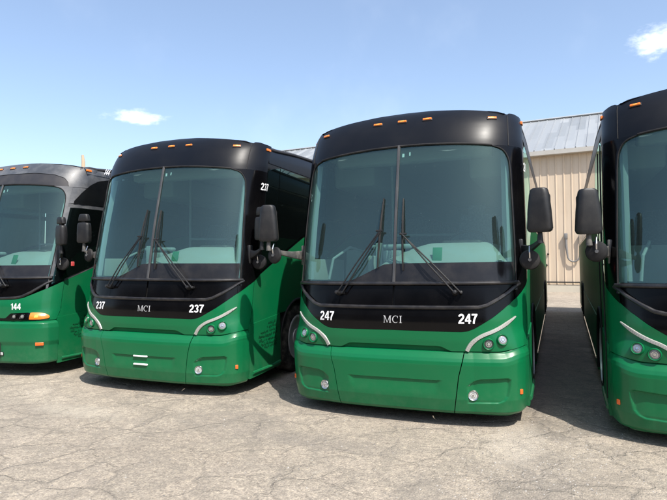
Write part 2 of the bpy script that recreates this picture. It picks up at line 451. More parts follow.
def seat_mb(mb, x, y, z, w=.46, h=.72, lean=.12):
    mb.box(x - w / 2, x + w / 2, y - .25, y + .22, z, z + .14, 0, .04)
    secs = []
    for v in (0, .05, .3, .7, .92, 1):
        ww = w / 2 * (1 - .18 * max(0, v - .5)) * (.93 if v in (0, 1) else 1); d = .06 if v < .95 else .04
        secs.append([(x + a, y + .24 + lean * v + b, z + .1 + h * v) for a, b in rrect(ww, d, .04, 3)])
    mb.loft(secs)

def coach(loc, rot, num, label, side_num=None, mirrors='single', mirror_y=-.09, old=False, plate=False):
    global YP
    YP = [-.055, -.075, -.09, -.094, -.026, .11, .278, .300, .327, .360, .398, .445, .495, .550, .610, .680]
    if old: YP = [a + b for a, b in zip(YP, [0, 0, 0, 0, 0, .09, .145, .15, .155, .16, .17, .18, .19, .2, .2, .2])]
    root = empty('coach_bus', loc, rot)
    tag(root, label, 'bus', 'green and black coaches parked side by side')
    G = M['green_dark'] if old else M['green']
    BLK = M['slate'] if old else M['black']
    # boundary curves
    if old:
        tl = curve([('x', 0, 1.285), ('x', .80, 1.285), ('x', .96, 1.32), ('x', 1.08, 1.40), ('x', 1.18, 1.50), ('x', 1.25, 1.56), ('y', 2.0, 1.56)])
        gt = curve([('x', 0, 1.275), ('x', .80, 1.275), ('x', .96, 1.30), ('x', 1.08, 1.36), ('x', 1.18, 1.42), ('y', .55, 1.56), ('y', 1.2, 1.80), ('y', 2.05, 2.12), ('y', 2.6, 2.2), ('y', 14, 2.2)])
    else:
        tl = curve([('x', 0, 1.322), ('x', .86, 1.326), ('x', .94, 1.345), ('x', 1.042, 1.403), ('x', 1.132, 1.465), ('x', 1.19, 1.52), ('x', 1.25, 1.57), ('y', 2, 1.57)])
        gt = curve([('x', 0, 1.094), ('x', .70, 1.090), ('x', .76, 1.098), ('x', .82, 1.122), ('x', .90, 1.170), ('x', .995, 1.231), ('x', 1.168, 1.382), ('y', .40, 1.50), ('y', .65, 1.64), ('y', 1.15, 1.85), ('y', 2.05, 2.18), ('y', 2.6, 2.27), ('y', 14, 2.27)])
    wt = curve([('x', 0, 3.088), ('x', .3, 3.082), ('x', .57, 3.066), ('x', .9, 3.040), ('x', 1.0, 3.03), ('x', 1.2, 2.99), ('y', 2, 2.99)])
    hb = curve([('x', 0, 3.088), ('x', .3, 3.082), ('x', .57, 3.066), ('x', .9, 3.040), ('x', 1.0, 3.03), ('x', 1.1, 3.02), ('x', 1.2, 3.025), ('y', 2, 3.025)])
    zt = curve([('x', 0, 3.552), ('x', .3, 3.536), ('x', .5, 3.512), ('x', .95, 3.460), ('x', 1.08, 3.452), ('x', 1.14, 3.428), ('x', 1.18, 3.420), ('y', .26, 3.440), ('y', .33, 3.445), ('y', .42, 3.43), ('y', .6, 3.42)])
    ZB = .885
    seam = lambda z: float(np.interp(z, [.28, .65, .885], [.61, .66, .72]))
    # ---- bumper
    if not old:
        op = ([.26, .275, .30, .42, .60, .76, .795, .83, .868, .885, .893], [-.05, -.005, .018, .042, .050, .056, .052, .036, .004, -.006, -.03])
        bz = lambda z: float(np.interp(z, *op))
        tip = lambda x: .048 * sstep(1.05, 1.27, x)
        rec = [(.74, .56), (.80, .607), (.86, .627), (1.095, .640), (1.122, .622), (1.118, .56), (1.10, .458), (1.07, .415), (1.02, .392), (.74, .386)]
        def offc(s, z):
            a = abs(s)
            xx = float(np.interp(a, _s, _x)); o = bz(z - tip(xx) * sstep(.45, .86, z)) - .038 * sstep(.16, .45, yofs(a)) * sstep(.95, .80, z)
            if .66 < xx < 1.2 and .34 < z < .68 and yofs(a) < .4:
                d = sd_poly(xx, z, rec)
                dep = .025 * sstep(.004, -.012, d) * sstep(.70, .83, xx + .3 * (.62 - z)) * (.45 + .55 * sstep(.38, .62, z))
                o -= dep
            return o
        def offm(s, z):
            o = bz(z); a = abs(s)
            g = sstep(.50, .44, a + .15 * (.6 - z) * (z < .6))
            if z < .604: o -= .014 * g * sstep(.44, .596, z)
            return o
        zlo = curve([('x', 0, .262), ('x', .7, .262), ('x', 1.15, .250), ('y', .45, .27), ('y', 1.2, .33)]); zhi = lambda s: .893 + tip(float(np.interp(abs(s), _s, _x)))
        mb = MB(); patch(mb, zlo, zhi, lambda v: -(seam(.26 + .63 * v) - .004), lambda v: seam(.26 + .63 * v) - .004, 70, 110, 0, .02, offm)
        bp = mb.build('bumper', G, root, ang=55)
        for sg in (-1, 1):
            e = sy(.50)
            ud = list(np.linspace(0, .72, 66)) + list(np.linspace(.73, 1, 22))
            mb = MB()
            A = lambda v: sg * sx(seam(.26 + .63 * v) + .004)
            B = lambda v: sg * (e - .10 * sstep(.5, 1, v) * 0)
            if sg > 0: patch(mb, zlo, zhi, A, B, 0, 150, 0, .025, offc, 0, np.array(ud))
            else: patch(mb, zlo, zhi, B, A, 0, 150, 0, .025, offc, 0, 1 - np.array(ud)[::-1])
            c = mb.build('bumper_corner', G, bp, ang=55)
            fl = lamp(c, 'fog_lamp', sg * sx(.79), .466, .040, 'clear', 'chrome', .028)
            m = MB(); surf_box(m, sg * sy(.31), .50, .034, .048, .008, .028, .005); m.build('side_reflector', M['orange'], c)
        mb = MB(); patch(mb, const(.86), const(1.0), -sx(.75), sx(.75), 30, 1, -.035); mb.build('slot_backing', M['green_side'], root)
        fl_ = curve([('x', 0, .946), ('x', .46, .945), ('x', .50, .939), ('x', .575, .902), ('x', .60, .895), ('x', 1.05, .897), ('x', 1.15, .915), ('x', 1.27, .945), ('y', 3, .945)])
    else:
        op = ([.32, .335, .36, .50, .60, .66, .86, .93, .955, .965], [-.05, -.005, .01, .022, .03, .05, .062, .05, .0, -.03])
        bz = lambda z: float(np.interp(z, *op))
        zlo = curve([('x', 0, .325), ('x', 1.1, .325), ('y', .5, .34), ('y', 1.2, .36)]); zhi = const(.965)
        mb = MB(); e = sy(.50); patch(mb, zlo, zhi, -e, e, 150, 60, 0, .02, lambda s, z: bz(z))
        bp = mb.build('bumper', G, root, ang=55)
        for sg in (-1, 1):
            m = MB(); surf_box(m, sg * sx(.62), .475, .11, .055, .012, .016, .008); f = m.build('fog_lamp', M['plastic'], bp)
            m = MB(); surf_box(m, sg * sx(.62), .475, .09, .04, .018, .016, .006); m.build('lens', M['clear'], f)
            m = MB(); surf_box(m, sg * sy(.28), .625, .11, .045, .014, .045, .005); m.build('side_reflector', M['orange'], bp)
            m = MB(); surf_box(m, sg * sx(.64), .66, .004, .50, .0025, .045, .001); m.build('panel_gap', M['rubber'], bp)
        fl_ = const(.968)
    # ---- fascia
    e = sy(.50)
    ud = np.concatenate([np.linspace(0, .25, 40), np.linspace(.26, .74, 60), np.linspace(.75, 1, 40)])
    mb = MB(); patch(mb, fl_, lambda s: gt(s) - .002, -e, e, 0, 8, 0, .02, None, 0, ud)
    fa = mb.build('front_fascia', G, root)
    if not old:
        for sg in (-1, 1):
            pts = smooth_pts([(sx(.745), .900), (sx(.785), .975), (sx(.873), 1.048), (sx(1.002), 1.098), (sx(1.10), 1.155), (sx(1.195), 1.235)], 2)
            # ribbon
            mb = MB(); n = len(pts); A, B, C2, D2 = [], [], [], []
            for i, (s, z) in enumerate(pts):
                a = pts[max(i - 1, 0)]; b = pts[min(i + 1, n - 1)]; dx, dz = b[0] - a[0], b[1] - a[1]; l = math.hypot(dx, dz)
                w = .018 * (1 if i < n - 6 else max(.3, (n - i) / 6)) * (1.15 if i < 8 else 1)
                nx, nz = -dz / l * w, dx / l * w
                A.append(S(sg * (s + nx), z + nz, .001)); B.append(S(sg * (s + nx * .8), z + nz * .8, .012)); C2.append(S(sg * (s - nx * .8), z - nz * .8, .012)); D2.append(S(sg * (s - nx), z - nz, .001))
            mb.grid([A, B, C2, D2], 0, sg > 0)
            st = mb.build('light_strip', M['led'], fa)
            mb = MB(); k = 0
            tot = [0]
            for a, b in zip(pts[:-1], pts[1:]): tot.append(tot[-1] + math.hypot(b[0] - a[0], b[1] - a[1]))
            q = .02
            while q < tot[-1] - .05:
                s = float(np.interp(q, tot, [a[0] for a in pts])); z = float(np.interp(q, tot, [a[1] for a in pts]))
                s2 = float(np.interp(q + .01, tot, [a[0] for a in pts])); z2 = float(np.interp(q + .01, tot, [a[1] for a in pts]))
                surf_box(mb, sg * s, z, .012, .018, .0012, .0118, .001, 0, rot=sg * math.atan2(z2 - z, s2 - s)); q += .021
            mb.build('led_cells', M['led_dark'], st)
            lamp(fa, 'headlight', sg * sx(.950), .972, .043, 'lampdark' if sg > 0 else 'lampgrey', 'green', .004, sg > 0)
            lamp(fa, 'headlight', sg * sx(1.078), 1.012, .043, 'lampgrey', 'green', .004)
        ns = [(sg * sx(.762), .0) for sg in (-1, 1)]
        mb = MB(); e1 = sx(1.20)
        patch(mb, gt, tl, -e1, e1, 110, 6, -.004, .015)
        mk = mb.build('black_mask', M['mask'], root)
        if num:
            for sg in (-1, 1): surf_text('fleet_number', num, sg * sx(.762), 1.222, .098, M['white'], mk, .002, 1.0, flat=TM(num))
        surf_text('maker_lettering', '', 0, 1.205, .072, M['silverletter'], mk, .002, .98, flat=MCI)
    else:
        for sg in (-1, 1):
            mb = MB(); zl = lambda s: .975; zh = curve([('x', 0, 1.0), ('x', .72, 1.005), ('x', .80, 1.075), ('x', 1.05, 1.085), ('y', .16, 1.08), ('y', .3, 1.02)])
            a, b = sx(.70), sx(1.16)
            patch(mb, zl, zh, sg * a if sg > 0 else -b, sg * b if sg > 0 else -a, 24, 4, .010, .02); hd = mb.build('headlight_housing', M['mask'], fa)
            for xx in (.86, .98): lamp(hd, 'headlight', sg * sx(xx), 1.03, .032, 'lampdark', 'mask', .014, True)
            mb = MB(); a, b = sx(1.075), sx(1.262); zh2 = curve([('x', 0, 1.075), ('x', 1.04, 1.075), ('x', 1.10, 1.085), ('x', 1.17, 1.08), ('x', 1.22, 1.065), ('x', 1.25, 1.04), ('x', 1.265, 1.015)])
            patch(mb, curve([('x', 0, .985), ('x', 1.2, .985), ('x', 1.25, .992), ('x', 1.268, 1.0)]), zh2, sg * a if sg > 0 else -b, sg * b if sg > 0 else -a, 24, 6, .016, .03, lambda s_, z_: .012 * math.sin(math.pi * min(max((z_ - .985) / .095, 0), 1))); ts = mb.build('turn_signal', M['amber'], fa)
            m = MB(); surf_box(m, sg * sx(1.15), 1.03, .05, .045, .006, .026, .006); m.build('bulb_window', M['amber_pale'], ts)
            surf_text('fleet_number', num, sg * sx(.87), 1.175, .092, M['white'], fa, .003, .95, flat=TM(num))
        mb = MB(); patch(mb, const(.972), const(1.0), -sx(.70), sx(.70), 40, 1, .004, .01); mb.build('black_strip', M['mask'], fa)
    # ---- lower panel below the windshield
    ZBAR = 1.562 if not old else 1.585
    ge = sx(1.205)
    mb = MB()
    for a, b in ((-ge, -sx(.62)), (-sx(.617), -sx(.012)), (sx(.012), sx(.617)), (sx(.62), ge)):
        patch(mb, lambda s: min(tl(s), ZBAR - .004), const(ZBAR), a, b, 24, 4, -.016, .01)
    lp = mb.build('lower_panel', M['lowglass'], root)
    mb = MB(); patch(mb, lambda s: min(tl(s), ZBAR - .004) - .01, const(ZBAR + .05), -ge, ge, 60, 2, -.05); mb.build('panel_backing', M['plastic'], root)
    # trim mouldings
    mb = MB(); xs = [-1.235, -1.19, -1.132, -1.042, -.94, -.86, -.5, 0, .5, .86, .94, 1.042, 1.132, 1.19, 1.235]
    surf_tube(mb, [(sx(x), tl(sx(x)) + .006) for x in xs], .020, -.002, 8, 6); mb.build('lower_moulding', M['trim'], root)
    mb = MB(); surf_tube(mb, [(sx(x), ZBAR + .012) for x in (-1.225, -1.1, -.8, -.4, 0, .4, .8, 1.1, 1.225)], .020, .0, 10, 6); mb.build('wiper_bar', M['trim'], root)
    # ---- windshield
    for sg in (-1, 1):
        mb = MB(); gz = lambda v: 1.57 + 1.5 * v
        Eg = lambda v: sg * sx(1.225 - .03 * v); C0 = lambda v: sg * .012
        if sg > 0: patch(mb, const(ZBAR + .01), lambda s: wt(s) + .02, C0, Eg, 40, 16, -.006)
        else: patch(mb, const(ZBAR + .01), lambda s: wt(s) + .02, Eg, C0, 40, 16, -.006)
        mb.build('windshield', M['windshield'], root)
    mb = MB(); P = []
    for k in range(25):
        z = ZBAR + .01 + (3.09 - ZBAR) * k / 24; P.append([S(-.017, z, .004), S(-.010, z, .014), S(.010, z, .014), S(.017, z, .004), S(.012, z, -.02), S(-.012, z, -.02)])
    mb.loft(P); mb.build('windshield_divider', M['pillar_metal'], root)
    # pillars (rubber-edged, black) around the windshield
    for sg in (-1, 1):
        sin = lambda z: sx(float(np.interp(z, [1.5, 1.57, 2.2, 2.75, 2.88, 2.96, 3.0, 3.03], [1.205, 1.20, 1.185, 1.172, 1.160, 1.125, 1.08, .98])))
        so = sy(.60) if not old else sy(.30)
        P = []; nz = 60
        for k in range(nz + 1):
            v = k / nz; z = 1.50 + (3.03 - 1.50) * (1 - (1 - v) ** 1.4); row = []
            for u in np.linspace(0, 1, 26): s_ = sin(z) * (1 - u) + so * u; row.append(S(sg * s_, max(z, gt(s_) + .001), .004 if u > .02 else -.004))
            P.append(row)
        mb = MB(); mb.grid(P, 0, sg < 0); 
        # lower tail to the green boundary
        zl = lambda s: gt(s)
        a, b = sx(1.19), so
        patch(mb, zl, lambda s: max(1.50, gt(s) + .001), sg * a if sg > 0 else -b, sg * b if sg > 0 else -a, 24, 4, .004)
        pl = mb.build('windshield_pillar', BLK if old else M['mask'], root)
        mb = MB(); pts = [(sg * (sin(z) + .008), z) for z in list(np.linspace(1.56, 2.7, 8)) + [2.8, 2.86, 2.9, 2.94, 2.97, 2.99, 3.005, 3.015, 3.025]]
        surf_tube(mb, pts, .008, .001, 8, 3); mb.build('edge_seal', M['rubber'], pl)
    mb = MB(); surf_tube(mb, [(sx(x), wt(sx(x)) + .002) for x in (-1.0, -.9, -.57, -.3, 0, .3, .57, .9, 1.0)], .012, .002, 8, 4); mb.build('upper_seal', M['rubber'], root)
    # ---- header
    se = sy(.60)
    if not old:
        mb = MB(); patch(mb, hb, zt, -se, se, 120, 16, .004, .02)
        hc = mb.build('header_cap', BLK, root, ang=50)
        for sg in (-1, 1):
            m = MB(); surf_tube(m, [(sg * sy(.245), z) for z in (3.03, 3.15, 3.3, 3.40)], .006, .004, 6, 4); m.build('cap_joint', M['rubber'], hc)
        zm = lambda x: float(np.interp(abs(x), [0, .3, .56, .95, 1.05], [3.40, 3.396, 3.385, 3.36, 3.35]))
        for x in (-1.005, -.30, 0, .30, 1.005): marker(hc, sx(x), zm(x), off=.004)
    else:
        mb = MB(); zq = curve([('x', 0, 3.275), ('x', .6, 3.265), ('x', .95, 3.225), ('x', 1.10, 3.17), ('x', 1.16, 3.09), ('y', .6, 3.0)])
        patch(mb, hb, lambda s: max(zq(s), hb(s) + .005), -sx(1.165), sx(1.165), 110, 8, -.004, .02)
        hc = mb.build('header_panel', M['matte'], root, ang=50)
        zt = curve([('x', 0, 3.47), ('x', .5, 3.45), ('x', .9, 3.41), ('x', 1.10, 3.385), ('x', 1.2, 3.36), ('y', .6, 3.35)])
        mb = MB(); patch(mb, lambda s: max(zq(s), hb(s) + .005) if abs(s) < sx(1.165) else 3.025, zt, -se, se, 120, 12, .006, .02)
        mb.build('roof_crown', M['slate'], root, ang=50)
        for x in (-.3, 0, .3): marker(hc, sx(x), 3.38, off=.006)
    # ---- roof
    pr = [(0, 3.552), (.3, 3.538), (.5, 3.515), (.95, 3.452), (1.10, 3.428), (1.165, 3.402), (1.215, 3.385), (1.25, 3.33), (1.265, 3.25), (1.272, 3.17)]
    if old: pr = [(0, 3.475), (.3, 3.465), (.5, 3.455), (.9, 3.42), (1.10, 3.395), (1.165, 3.38), (1.215, 3.36), (1.25, 3.33), (1.265, 3.30), (1.272, 3.26)]
    full = [(-x, z) for x, z in reversed(pr)] + pr[1:]
    rows = []
    for y in [None, 1.0, 1.2, 2, 3, 5, 7, 9, 11, 13, 13.5, LEN]:
        row = []
        for x, z in full:
            if y is None:
                s = sx(min(abs(x), 1.17)); p = S(s, min(z, zt(s)), -.004); yy = p.y if abs(x) < 1.16 else .93
                row.append(Vector((x, yy, z - .003)))
            else: row.append(Vector((x, y, z + .10 * sstep(.9, 2.6, y) * min(1, (z - full[0][1]) / .15) - (.05 if y == LEN else 0))))
        rows.append(row)
    mb = MB(); mb.grid(rows); rf = mb.build('roof', BLK, root, ang=50)
    for sg in (-1, 1):
        mb = MB(); zz = 3.372 if not old else 3.345
        P = [(sg * 1.175, .88, zz - .01), (sg * 1.19, .98, zz + .012), (sg * 1.20, 1.05, zz + .022), (sg * 1.214, 1.2, zz + .022), (sg * 1.214, 1.8, zz + .075), (sg * 1.214, 2.6, zz + .115), (sg * 1.214, 8, zz + .12), (sg * 1.214, 13.4, zz + .12)]
        mb.tube(P, [.010, .026, .030, .030, .028, .028, .028, .02], 12); ra = mb.build('roof_rail', M['matte'], rf)
        m = MB(); m.add(*_side_box(sg, 1.262 if not old else 1.262, .93 if not old else .98, 3.35 if not old else 3.32, .10, .035)); m.build('marker_light', M['amber'], rf, False)
    mb = MB(); mb.box(-.9, .9, 4.2, 5.6, 3.50 if not old else 3.40, 3.585 if not old else 3.50, bev=.03); mb.build('roof_hatch', BLK, rf)
    # ---- sides
    cr = lambda s: float(np.interp(yofs(s), [.5, 1.3, 1.45, 14], [1.0, 1.075, 1.08, 1.08]))
    topc = const(3.18 if not old else 3.27)
    for sg in (-1, 1):
        a, b = sy(.505), sy(LEN)
        ys = np.concatenate([np.linspace(.505, 1.24, 20), np.linspace(1.25, 2.49, 52), np.linspace(2.56, 8.7, 20), np.linspace(8.75, 11.25, 90), np.linspace(11.3, LEN, 12)])
        ss = np.array([sy(y) for y in ys]); ud = (ss - a) / (b - a)
        def P4(mb, lo, hi, nz, off, th=0, sel=None):
            u = ud if sel is None else ud[(ys >= sel[0]) & (ys <= sel[1])]
            if sg > 0: patch(mb, lo, hi, a, b, 0, nz, off, th, None, 0, u)
            else: patch(mb, lo, hi, -b, -a, 0, nz, off, th, None, 0, 1 - u[::-1])
        mb = MB(); P4(mb, lambda s: arch(yofs(s), cr(s)), lambda s: gt(s) - .001, 8, 0)
        sp = mb.build('side_panel', M['green_side'], root)
        mb = MB()
        bot = lambda s: float(np.interp(yofs(s), [.5, 1.3, 2.8, 14], [.31, .34, .36, .36]))
        for sel in ((.5, 1.26), (2.48, 8.75), (11.24, 14)):
            P4(mb, bot, lambda s: cr(s) + .0, 6, .012, .03, sel)
        mb.build('skirt', M['green_side'], sp)
        mb = MB(); surf_tube(mb, [(sg * sy(y), .375 + .02 * (y > 1)) for y in (.56, .8, 1.0, 1.23)], .022, .014, 8, 3); mb.build('skirt_lip', G, sp)
        for y0_, y1_ in ((2.8, 8.6), (11.4, 13.4)):
            m = MB(); surf_tube(m, [(sg * sy(y0_), .47), (sg * sy(y1_), .47)], .014, .016, 8, 8); m.build('bright_strip', M['chrome'], sp)
        for c in WHEELS:
            m = MB(); pts = []
            for k in range(25):
                t = math.pi * k / 24; pts.append((sg * sy(c - ARCH * math.cos(t)), .65 + ARCH * math.sin(t)))
            surf_tube(m, [(sg * sy(c - ARCH), .40)] + pts + [(sg * sy(c + ARCH), .40)], .016, .004, 8, 1); m.build('wheel_arch', M['rubber'], sp)
            wheel(root, sg * 1.135, c, sg)
            m = MB()
            m.loft([[(xx, c - (ARCH + .01) * math.cos(math.pi * k / 16), .65 + (ARCH + .01) * math.sin(math.pi * k / 16)) for k in range(17)] for xx in (sg * 1.285, sg * .75)], False, 0, False)
            m.build('wheel_well', M['rubber'], sp)
        mb = MB(); P4(mb, lambda s: gt(s), topc, 8, -.006, 0, (2.35, 14))
        for zl_, zh_, e0, e1 in ((lambda s: gt(s), lambda s: gt(s) + .05, .505, 2.36), (const(3.08 if not old else 3.22), topc, .505, 2.36), (lambda s: gt(s), topc, .505, .64), (lambda s: gt(s), topc, 1.03, 1.09)):
            q0, q1 = sy(e0), sy(e1); patch(mb, zl_, zh_, q0 if sg > 0 else -q1, q1 if sg > 0 else -q0, 10, 6, -.006)
        if old:
            for z_a, z_b, e0, e1 in ((2.68, 2.765, .29, 2.36), (2.76, 3.27, .29, 1.10), (1.62, 2.70, .29, .36)):
                q0, q1 = sy(e0), sy(e1); patch(mb, lambda s, z_=z_a: max(z_, gt(s)), const(z_b), q0 if sg > 0 else -q1, q1 if sg > 0 else -q0, 12, 8, .001)
        ub = mb.build('upper_side', BLK if old else M['mask'], root)
        cuts = [.62, 1.05, 2.35, 4.1, 5.9, 7.7, 9.5, 11.3, 13.2]
        for i in range(len(cuts) - 1):
            c0, c1 = cuts[i] + .012, cuts[i + 1] - .012
            if old and i == 0:
                c0 = .33; q0, q1 = sy(.36), sy(c1)
                hi = curve([('y', .36, 2.80), ('y', .45, 2.95), ('y', .58, 3.08), ('y', .75, 3.17), ('y', 1.05, 3.22)])
                m = MB(); patch(m, const(2.755), hi, q0 if sg > 0 else -q1, q1 if sg > 0 else -q0, 16, 6, .010, .012); m.build('side_window', M['side_glass'], ub)
                tp = const(2.69)
            elif i == 0: tp = curve([('y', .62, 3.05), ('y', .8, 3.11), ('y', 1.05, 3.15)])
            else: tp = const(3.15 if not old else 3.20)
            m = MB(); lo = lambda s: gt(s) + .04
            q0, q1 = sy(c0), sy(c1)
            patch(m, lo, tp, q0 if sg > 0 else -q1, q1 if sg > 0 else -q0, 10, 6, .004, .008); m.build('side_window', M['side_glass'] if i > 1 else M['cab_glass'], ub)
    if not old:
        if num: surf_text('side_number', num, sy(.54), 2.815, .10, M['white'], root, .022, 1.0, flat=TM(num))
    else:
        surf_text('side_number', num, sy(.86), 3.35, .10, M['white'], root, .035, 1.0, flat=TM(num))
    m = MB(); m.add(*_side_box(1, 1.293, .62, 1.80, .06, .07)); m.build('warning_sticker', M['red'], root, False)
    # dark worn decal low on the right flank
    if num in ('237', '144'):
        m = MB(); rr = random.Random(3)
        for r_, z in enumerate((.94, .895, .84, .785, .73, .675, .63)):
            y = (.84, .80, .62, .56, .58, .64, .72)[r_]
            while y < 1.08:
                w = rr.uniform(.010, .026)
                if rr.random() < .88:
                    h = rr.uniform(.018, .038); zz = z + rr.uniform(-.01, .01) + .04 * (y - .56); k = rr.uniform(.004, .008)
                    for q in ((0, 0, w, k), (0, 0, k, h), (w - k, rr.uniform(0, h * .5), w, h)):
                        m.add([(1.309 + .0004 * q[2], y + q[0], zz + q[1]), (1.309, y + q[2], zz + q[1]), (1.309, y + q[2], zz + q[3]), (1.309, y + q[0], zz + q[3])], [(0, 1, 2, 3)])
                y += w + rr.uniform(.004, .010)
        m.build('worn_decal', M['decal'], root, False)
    # door on the far flank: seals and handle
    m = MB()
    for y in (.62, 1.23): surf_tube(m, [(-sy(y), .45), (-sy(y), 1.5), (-sy(y), 3.05)], .008, .016, 6, 4)
    m.build('door_seal', M['rubber'], root)
    # rear and underside
    mb = MB(); mb.box(-1.27, 1.27, LEN - .02, LEN + .12, .45, 3.40 if not old else 3.2, bev=.06); mb.build('rear_panel', G, root)
    mb = MB(); mb.box(-1.05, 1.05, .30, LEN - .1, .40, .62); mb.box(-.55, .55, 1.3, 3.0, .28, .42); mb.box(-.9, .9, 11.4, 13, .30, .42); mb.build('underbody', M['rubber'], root)
    for c in WHEELS:
        mb = MB(); mb.tube([(-1.05, c, .62), (1.05, c, .62)], .07, 10); mb.build('axle', M['rubber'], root)
    # ---- wipers
    for sg, piv, jt, bt, bb in ((-1, (-.625, 1.472), (-.165, 2.13), (-.142, 2.50), (-.182, 1.735)), (1, (.636, 1.478), (.10, 2.085), (.080, 2.485), (.098, 1.71))):
        mb = MB(); p, t, u, n = frame(sx(piv[0]), piv[1], -.01)
        mb.lathe([(.032, 0), (.03, .03), (.022, .045), (.018, .075), (0, .08)], p, n, 14)
        mb.lathe([(.016, 0), (.016, .05), (0, .055)], p + t * .06, n, 10)
        wi = mb.build('wiper', M['plastic'], root)
        mb = MB()
        for dx in (0, .06):
            mb.tube([S(sx(piv[0] + dx), piv[1], .045), S(sx(piv[0] * .55 + jt[0] * .45 + dx * .8), piv[1] * .55 + jt[1] * .45, .075), S(sx(jt[0] + dx * .45 * (-sg)), jt[1] + (.02 if dx else 0), .06)], .008, 8)
        mb.tube([S(sx(jt[0] - .035), jt[1] + .01, .06), S(sx(jt[0] + .04), jt[1] + .01, .06)], .011, 8)
        mb.build('arm', M['plastic'], wi)
        mb = MB(); P = [S(sx(bt[0] * (1 - u_) + bb[0] * u_), bt[1] * (1 - u_) + bb[1] * u_, .020 + .022 * math.sin(math.pi * u_)) for u_ in np.linspace(0, 1, 9)]
        mb.tube(P, [.005, .007, .009, .010, .011, .010, .009, .007, .005], 6)
        mb.tube([S(sx(bt[0] * (1 - u_) + bb[0] * u_), bt[1] * (1 - u_) + bb[1] * u_, .006) for u_ in np.linspace(0, 1, 9)], .006, 6)
        mb.tube([S(sx(jt[0]), jt[1] + .01, .06), S(sx(bt[0] * .5 + bb[0] * .5), bt[1] * .5 + bb[1] * .5, .035)], .009, 6)
        mb.build('blade', M['rubber'], wi)
    # ---- mirrors
    mirror(root, 1, mirror_y, mirrors); mirror(root, -1, mirror_y, mirrors)
    if plate:
        for z in (.598, .492):
            m = MB(); surf_box(m, sx(-.03), z, .215, .018, .012, .05, .004); m.build('plate_bracket', M['white'], root)
    # ---- cabin
    mb = MB()
    mb.box(-1.22, 1.22, .9, 9, 1.22, 1.27); mb.box(-1.1, 1.1, .22, .92, 1.15, 1.2); mb.box(-1.22, 1.22, .55, .92, 1.14, 1.21); cb = mb.build('cabin_floor', M['inner_dark'], root)
    mb = MB(); mb.box(-1.2, 1.2, 1.0, 9, 3.17, 3.21); mb.box(-1.2, -.62, 1.3, 9, 2.82, 3.16, bev=.04); mb.box(.62, 1.2, 1.3, 9, 2.82, 3.16, bev=.04); mb.box(-.95, .95, .78, .98, 3.0, 3.16, bev=.03)
    mb.build('ceiling', M['inner'], root)
    mb = MB(); mb.box(-1.2, 1.2, 8.9, 8.98, 1.25, 3.2); mb.build('rear_bulkhead', M['inner_dark'], root)
    # dashboard shell
    dt = lambda s: float(np.interp(s, [-1.2, -.50, -.36, -.12, .0, 1.2], [1.60, 1.60, 1.66, 1.775, 1.785, 1.785]))
    mb = MB(); patch(mb, const(ZBAR), dt, -sx(1.19), sx(1.19), 160, 3, -.003); P = []
    mb.build('windshield_border', M['frit'], root)
    mb = MB(); rows = []
    for v in np.linspace(0, 1, 12):
        row = []
        for s in np.linspace(-.36, sx(1.19), 40):
            p = S(s, dt(s), -.05); bump = sstep(-.1, .35, s) * sstep(1.35, .9, s)
            hh = .02 + .20 * (.55 + .45 * bump)
            row.append(Vector((p.x * (1 - .04 * v), p.y + .62 * v, p.z + hh * math.sin(min(v * 1.35, 1) * math.pi / 2) * sstep(-.36, -.05, s) - .03 * sstep(.75, 1, v))))
        rows.append(row)
    mb.grid(rows); da = mb.build('dashboard', M['dash'], root)
    mb = MB(); mb.box(.40, .84, .52, .76, 1.93, 2.03, bev=.03); mb.build('dash_vent', M['dash_dark'], da)
    mb = MB(); mb.box(-.30, -.22, .30, .34, 1.60, 2.02, bev=.01); mb.box(-.36, .1, .34, .44, 1.95, 2.0, bev=.02); mb.box(-.2, .0, .25, .40, 1.80, 1.93, bev=.02); mb.build('ticket_stand', M['inner'], da)
    mb = MB(); mb.add([S(sx(.04), 2.96, -.012), S(sx(.065), 2.96, -.012), S(sx(.065), 3.0, -.012), S(sx(.04), 3.0, -.012)], [(0, 1, 2, 3)]); mb.add([S(sx(.12), 2.97, -.012), S(sx(.135), 2.97, -.012), S(sx(.135), 3.01, -.012), S(sx(.12), 3.01, -.012)], [(0, 1, 2, 3)]); mb.build('glass_sticker', M['white'], root, False)
    mb = MB(); mb.box(.2, 1.15, .95, 1.02, 1.3, 1.95, bev=.02); mb.box(-.35, .2, .6, 1.1, 1.3, 1.74, bev=.04); mb.build('console', M['inner_dark'], root)
    mb = MB(); mb.box(-1.18, -.42, .30, .34, 1.3, 1.6); mb.box(-1.2, -1.15, .45, 1.5, 1.25, 1.85, bev=.01); mb.box(-.46, -.40, .5, 1.55, 1.25, 1.88, bev=.015)
    mb.add([(-1.15, 1.5, 1.27), (-.45, 1.5, 1.27), (-.45, 1.62, 1.98), (-1.15, 1.62, 1.98), (-1.15, 1.53, 1.27), (-.45, 1.53, 1.27), (-.45, 1.65, 1.98), (-1.15, 1.65, 1.98)], [(0, 1, 2, 3), (5, 4, 7, 6), (3, 2, 6, 7), (0, 3, 7, 4), (1, 5, 6, 2)])
    mb.build('stairwell_panel', M['dash'], root)
    mb = MB(); mb.tube([(-.98, .55, 1.60), (-.95, .62, 1.85), (-.85, .95, 2.0), (-.8, 1.3, 1.95)], .017, 8); mb.tube([(-.43, 1.5, 1.8), (-.43, 1.5, 3.15)], .018, 8); mb.tube([(-.43, 1.5, 2.16), (.35, 1.9, 2.16)], .018, 8); mb.build('grab_rail', M['inner'], root)
    for sg in (-1, 1):
        mb = MB(); P = []
        for k in range(16):
            z = 1.6 + 1.4 * k / 15; P.append([S(sg * sx(1.16), z, -.05), S(sg * sx(1.16), z, -.12), S(sg * sx(1.235), z, -.10), S(sg * sx(1.235), z, -.03)])
        mb.loft(P); mb.build('pillar_cover', M['inner'], root)
